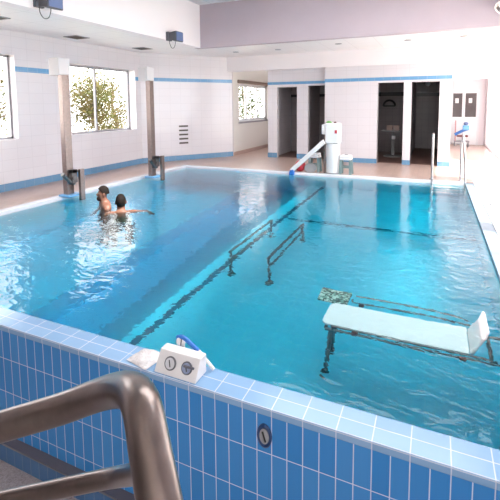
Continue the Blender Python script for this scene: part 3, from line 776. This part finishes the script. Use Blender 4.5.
# ------------------------------------------------------------------ speakers, vents and spots
def speaker(y, z, label):
    x = -5.12
    t = thing('wall_speaker', label, 'speaker', (x, y, z), 'dark speakers on the ceiling beam')
    m = MB(); m.box(x, x+.06, y-.16, y-.02, z-.08, z+.10); m.build('bracket', M['charcoal'], t, bevel=.008)
    m = MB(); m.hexa([(x+.05,y-.12,z-.06),(x+.21,y-.10,z-.09),(x+.21,y+.17,z-.09),(x+.05,y+.15,z-.06),(x+.05,y-.12,z+.09),(x+.21,y-.10,z+.12),(x+.21,y+.17,z+.12),(x+.05,y+.15,z+.09)])
    m.build('cabinet', M['charcoal'], t, bevel=.012)
    m = MB(); m.hexa([(x+.205,y-.08,z-.07),(x+.222,y-.08,z-.07),(x+.222,y+.15,z-.07),(x+.205,y+.15,z-.07),(x+.205,y-.08,z+.10),(x+.222,y-.08,z+.10),(x+.222,y+.15,z+.10),(x+.205,y+.15,z+.10)])
    m.build('grille', M['slateblue'], t)
    m = MB(); m.tube(smoothpath([(x+.05,y-.10,z-.06),(x+.06,y-.10,z-.15),(x+.07,y-.05,z-.22),(x+.08,y+.02,z-.20),(x+.09,y+.05,z-.12),(x+.10,y+.05,z-.05)]), .006, 6); m.build('cable_loop', M['black'], t, smooth=True)
speaker(4.29, 3.0, 'dark grey speaker on the beam at the top left, nearest the camera')
speaker(7.38, 2.96, 'dark grey speaker on the beam farther back, left of the inner corner')

def ceiling_vent(x, y, label):
    t = thing('ceiling_vent', label, 'vent', (x, y, CL), 'square vents in the low ceiling')
    m = MB(); s = .17
    m.box(x-s, x+s, y-s, y-s+.02, CL-.012, CL); m.box(x-s, x+s, y+s-.02, y+s, CL-.012, CL); m.box(x-s, x-s+.02, y-s, y+s, CL-.012, CL); m.box(x+s-.02, x+s, y-s, y+s, CL-.012, CL)
    m.build('frame', M['frame'], t)
    m = MB()
    for k in range(6): m.box(x-s+.02, x+s-.02, y-s+.035+k*.05, y-s+.06+k*.05, CL-.010, CL-.002)
    m.box(x-s+.02, x+s-.02, y-s+.02, y+s-.02, CL-.004, CL)
    m.build('louvre', M['vent'], t)
ceiling_vent(-6.48, 6.17, 'dark square vent in the low ceiling above the two-pane window')
ceiling_vent(-6.38, 8.05, 'dark square vent in the low ceiling over the far left corner')
ceiling_vent(-6.15, 4.25, 'dark square vent in the low ceiling cut off at the left edge')
def spot(x, y, label):
    t = thing('ceiling_spotlight', label, 'spotlight', (x, y, CL), 'recessed spotlights in the far low ceiling')
    m = MB(); m.lathe([(.055,0),(.075,0),(.075,.008),(.055,.012)], (x,y,CL), (0,0,-1)); m.build('ring', M['frame'], t, smooth=True)
    m = MB(); m.lathe([(.055,0),(.05,.006),(.02,.008)], (x,y,CL), (0,0,-1)); m.build('lens', M['vent'], t, smooth=True)
for x, y, l in ((-4.72,9.69,'small recessed spotlight in the far low ceiling, leftmost'), (-3.59,9.74,'small recessed spotlight in the far low ceiling, second from the left'),
                (-2.04,9.45,'small recessed spotlight in the far low ceiling, middle one of five'), (-.58,9.6,'small recessed spotlight in the far low ceiling, above the changing room doorways'), (.48,9.55,'small recessed spotlight in the far low ceiling, rightmost')):
    spot(x, y, l)
t = thing('wall_floodlight', 'chrome floodlight high on the far beam at the top right corner', 'lamp', (1.03, 8.6, 3.3))
m = MB(); m.box(.98, 1.08, 8.5, 8.6, 3.25, 3.37); m.build('bracket', M['charcoal'], t, bevel=.01)
m = MB(); m.lathe([(.05,0),(.09,.05),(.13,.13),(.135,.16),(.12,.155),(.08,.08)], (1.03,8.52,3.29), (-.1,-.75,-.65), 28); m.build('reflector', M['chrome'], t, smooth=True)
m = MB(); m.ball((1.03,8.44,3.22), .05, seg=12); m.build('bulb', M['dial'], t, smooth=True)

# wall vent of five slots on the oblique wall
pv = Vector((-6.355, 9.45)); pv = p0 + dn*((Vector((-6.33, 9.6))-p0).dot(dn))
t = thing('wall_vent', 'five dark horizontal slots of a vent in the tiled back left wall', 'vent', (pv.x, pv.y, .7))
for k in range(5):
    z = .50 + k*.115
    a = pv - dn*.13 - nr*.008; c = pv + dn*.13 - nr*.008
    m = MB(); m.prism([a, c, c+nr*.012, a+nr*.012], z, z+.045); m.build('slot', M['vent'], t)

# ------------------------------------------------------------------ inside the changing rooms and passage
t = thing('stool_stand', 'pedestal stand with small boxes inside the dark doorway left of the pillar', 'stand', (-1.08, 12.3, DZ))
m = MB(); m.lathe([(.24,0),(.24,.03),(.05,.06),(.04,.70),(.06,.72)], (-1.08,12.3,DZ)); m.build('pedestal', M['grey'], t, smooth=True)
m = MB(); m.box(-1.38, -.80, 12.1, 12.5, .76, .80); m.build('shelf', M['grey'], t, bevel=.01)
m = MB(); m.lathe([(.03,0),(.05,.02),(.05,.1)], (-1.05,12.2,.55)); m.build('cup', M['rim'], t, smooth=True)
for i, l in ((0, 'small pinkish box on the pedestal stand, left'), (1, 'small pinkish box on the pedestal stand, right')):
    m = MB(); m.box(-1.24+.18*i, -1.09+.18*i, 12.2, 12.34, .80, .94)
    tag(m.build('storage_box', plain('pinkish_card', (.5,.36,.32), .6), bevel=.006), l, 'box', 'boxes on the pedestal stand')
t = thing('wall_lamp', 'small pale lamp high inside the right dark doorway', 'lamp', (-.22, 13.0, 2.55))
m = MB(); m.tube([(-.22,13.0,2.55),(-.22,13.0,2.2)], .012, 8); m.build('stem', M['frame'], t, smooth=True)
m = MB(); m.lathe([(.03,0),(.06,-.05),(.07,-.12),(.03,-.16)], (-.22,13.0,2.2)); m.build('shade', M['dial'], t, smooth=True)
t = thing('niche_arch', 'dark arched rack on the wall inside the left changing room doorway', 'niche', (-1.35, 13.385, 1.5))  # black arch and bar stand in for a dark niche
m = MB(); m.tube(arc((-1.30,13.37,1.48), .17, 0, PI, (1,0,0), (0,0,1), 12), .03, 8); m.build('arch', M['black'], t, smooth=True)
m = MB(); m.box(-1.47, -1.13, 13.34, 13.39, 1.46, 1.5); m.build('shelf', M['black'], t)

t = thing('cleaning_trolley', 'small trolley with blue top in front of the far double door', 'trolley', (.86, 16.2, DZ))
m = MB(); m.box(.62, 1.1, 15.98, 16.3, .20, .24); m.build('base', M['frame'], t, bevel=.01)
for x, y in ((.65,16.0), (1.07,16.0), (.65,16.28), (1.07,16.28)):
    m = MB(); m.lathe([(.05,-.015),(.055,0),(.05,.015)], (x,y,DZ+.055), (1,0,0)); m.build('wheel', M['grey'], t, smooth=True)
    m = MB(); m.tube([(x,y,.10),(x,y,.22)], .012, 6); m.build('caster_stem', M['frame'], t)
m = MB(); m.tube([(.66,16.1,.22),(.66,16.1,.95)], .02, 8); m.build('handle_post', plain('pink_post', (.6,.3,.3), .5), t, smooth=True)
m = MB(); m.tube(smoothpath([(.64,16.1,.45),(.75,16.1,.52),(.9,16.1,.60),(1.05,16.1,.66)]), .05, 10); m.build('blue_hose', M['blue'], t, smooth=True)
m = MB(); m.box(.88, 1.08, 16.02, 16.2, .62, .78); m.build('bucket', M['azure'], t, bevel=.02)
m = MB(); m.ball((.98,16.1,.84), .07, 1.1, 1, .9, 12); m.build('mop_head', M['slateblue'], t, smooth=True)
m = MB(); m.box(.70, 1.05, 16.02, 16.2, .38, .44); m.build('tray', M['darkred'], t, bevel=.01)

m = MB(); m.lathe([(.035,0),(.04,.02),(.03,.035),(.012,.04)], (.80,6.9,DZ))
tag(m.build('deck_drain_cap', M['grey'], smooth=True), 'small grey drain cap on the bright right-hand deck', 'drain cap')

for o in list(bpy.data.objects):
    if '_o' in o: del o['_o']

# ------------------------------------------------------------------ light
W = bpy.data.worlds.new('sky'); sc.world = W; W.use_nodes = True
nt = W.node_tree; nt.nodes.clear()
bg = nt.nodes.new('ShaderNodeBackground'); wo = nt.nodes.new('ShaderNodeOutputWorld')
setc(bg.inputs[0], (1.0, .985, 1.0)); bg.inputs[1].default_value = 5.0
nt.links.new(bg.outputs[0], wo.inputs[0])
def portal(loc, rot, sx, sy):
    l = bpy.data.lights.new('window_portal', 'AREA'); l.shape = 'RECTANGLE'; l.size = sx; l.size_y = sy
    l.cycles.is_portal = True
    o = bpy.data.objects.new('window_portal', l); COL.objects.link(o); o.location = loc; o.rotation_euler = rot
R90 = PI/2
portal((.96, 12.6, CL+.2), (0, 0, 0), 1.08, 3.0)
portal(((SK[0]+SK[1])/2, (SK[2]+SK[3])/2, CH+.2), (0, 0, 0), SK[1]-SK[0], SK[3]-SK[2])
for y0, y1, z0, z1 in ((3.6,5.3,.25,2.8), (5.6,8.4,.25,2.8), (9.0,12.0,.1,2.88), (12.4,16.3,.1,2.88), (-2.6,-.4,0,3.0)):
    portal((XR+.24, (y0+y1)/2, (z0+z1)/2), (0, R90, 0), z1-z0, y1-y0)
for y0, y1, z0, z1 in ((2.9,5.145,.97,2.47), (6.36,8.42,.95,2.43)):
    portal((XL-.29, (y0+y1)/2, (z0+z1)/2), (0, -R90, 0), z1-z0, y1-y0)
portal((-5.6, 12.55, 1.6), (0, -R90, 0), 1.2, 2.4)
for x0, x1 in ((-.5,1.45),):
    portal(((x0+x1)/2, YB-.24, 1.75), (R90, 0, PI), x1-x0, 2.9)
s = bpy.data.lights.new('sun', 'SUN'); s.energy = 18; s.angle = math.radians(3); s.color = (1, .95, .9)
so = bpy.data.objects.new('sun', s); COL.objects.link(so)
so.rotation_euler = Vector((-.55, .12, -.85)).to_track_quat('-Z', 'Y').to_euler()
so.location = (8, 5, 12)

# ------------------------------------------------------------------ camera
F, CY, YAW, PITCH, ROLL, HC = 413.2, 143.5, .42133, .0935, .0080, 1.55
fw = Vector((-math.sin(YAW)*math.cos(PITCH), math.cos(YAW)*math.cos(PITCH), -math.sin(PITCH)))
rt = Vector((math.cos(YAW), math.sin(YAW), 0)); dw = fw.cross(rt)
right = rt*math.cos(ROLL) + dw*math.sin(ROLL); down = -rt*math.sin(ROLL) + dw*math.cos(ROLL)
cam = bpy.data.cameras.new('camera'); co = bpy.data.objects.new('camera', cam); COL.objects.link(co)
mt = Matrix((right, -down, -fw)).transposed().to_4x4(); mt.translation = (0, 0, HC)
co.matrix_world = mt
cam.sensor_fit = 'HORIZONTAL'; cam.sensor_width = 36; cam.lens = 36*F/500
cam.shift_y = -(250-CY)/500; cam.clip_start = .05; cam.clip_end = 200
sc.camera = co

sc.view_settings.view_transform = 'Standard'; sc.view_settings.look = 'None'
sc.view_settings.gamma = 1; sc.view_settings.use_curve_mapping = False
sc.view_settings.exposure = 0.27
try:
    c = sc.cycles
    c.use_denoising = True
    c.max_bounces = 12; c.diffuse_bounces = 6; c.glossy_bounces = 6; c.transmission_bounces = 10; c.transparent_max_bounces = 12
    c.caustics_refractive = True; c.caustics_reflective = True; c.sample_clamp_indirect = 12; c.blur_glossy = .5
except Exception as e:
    print(e)
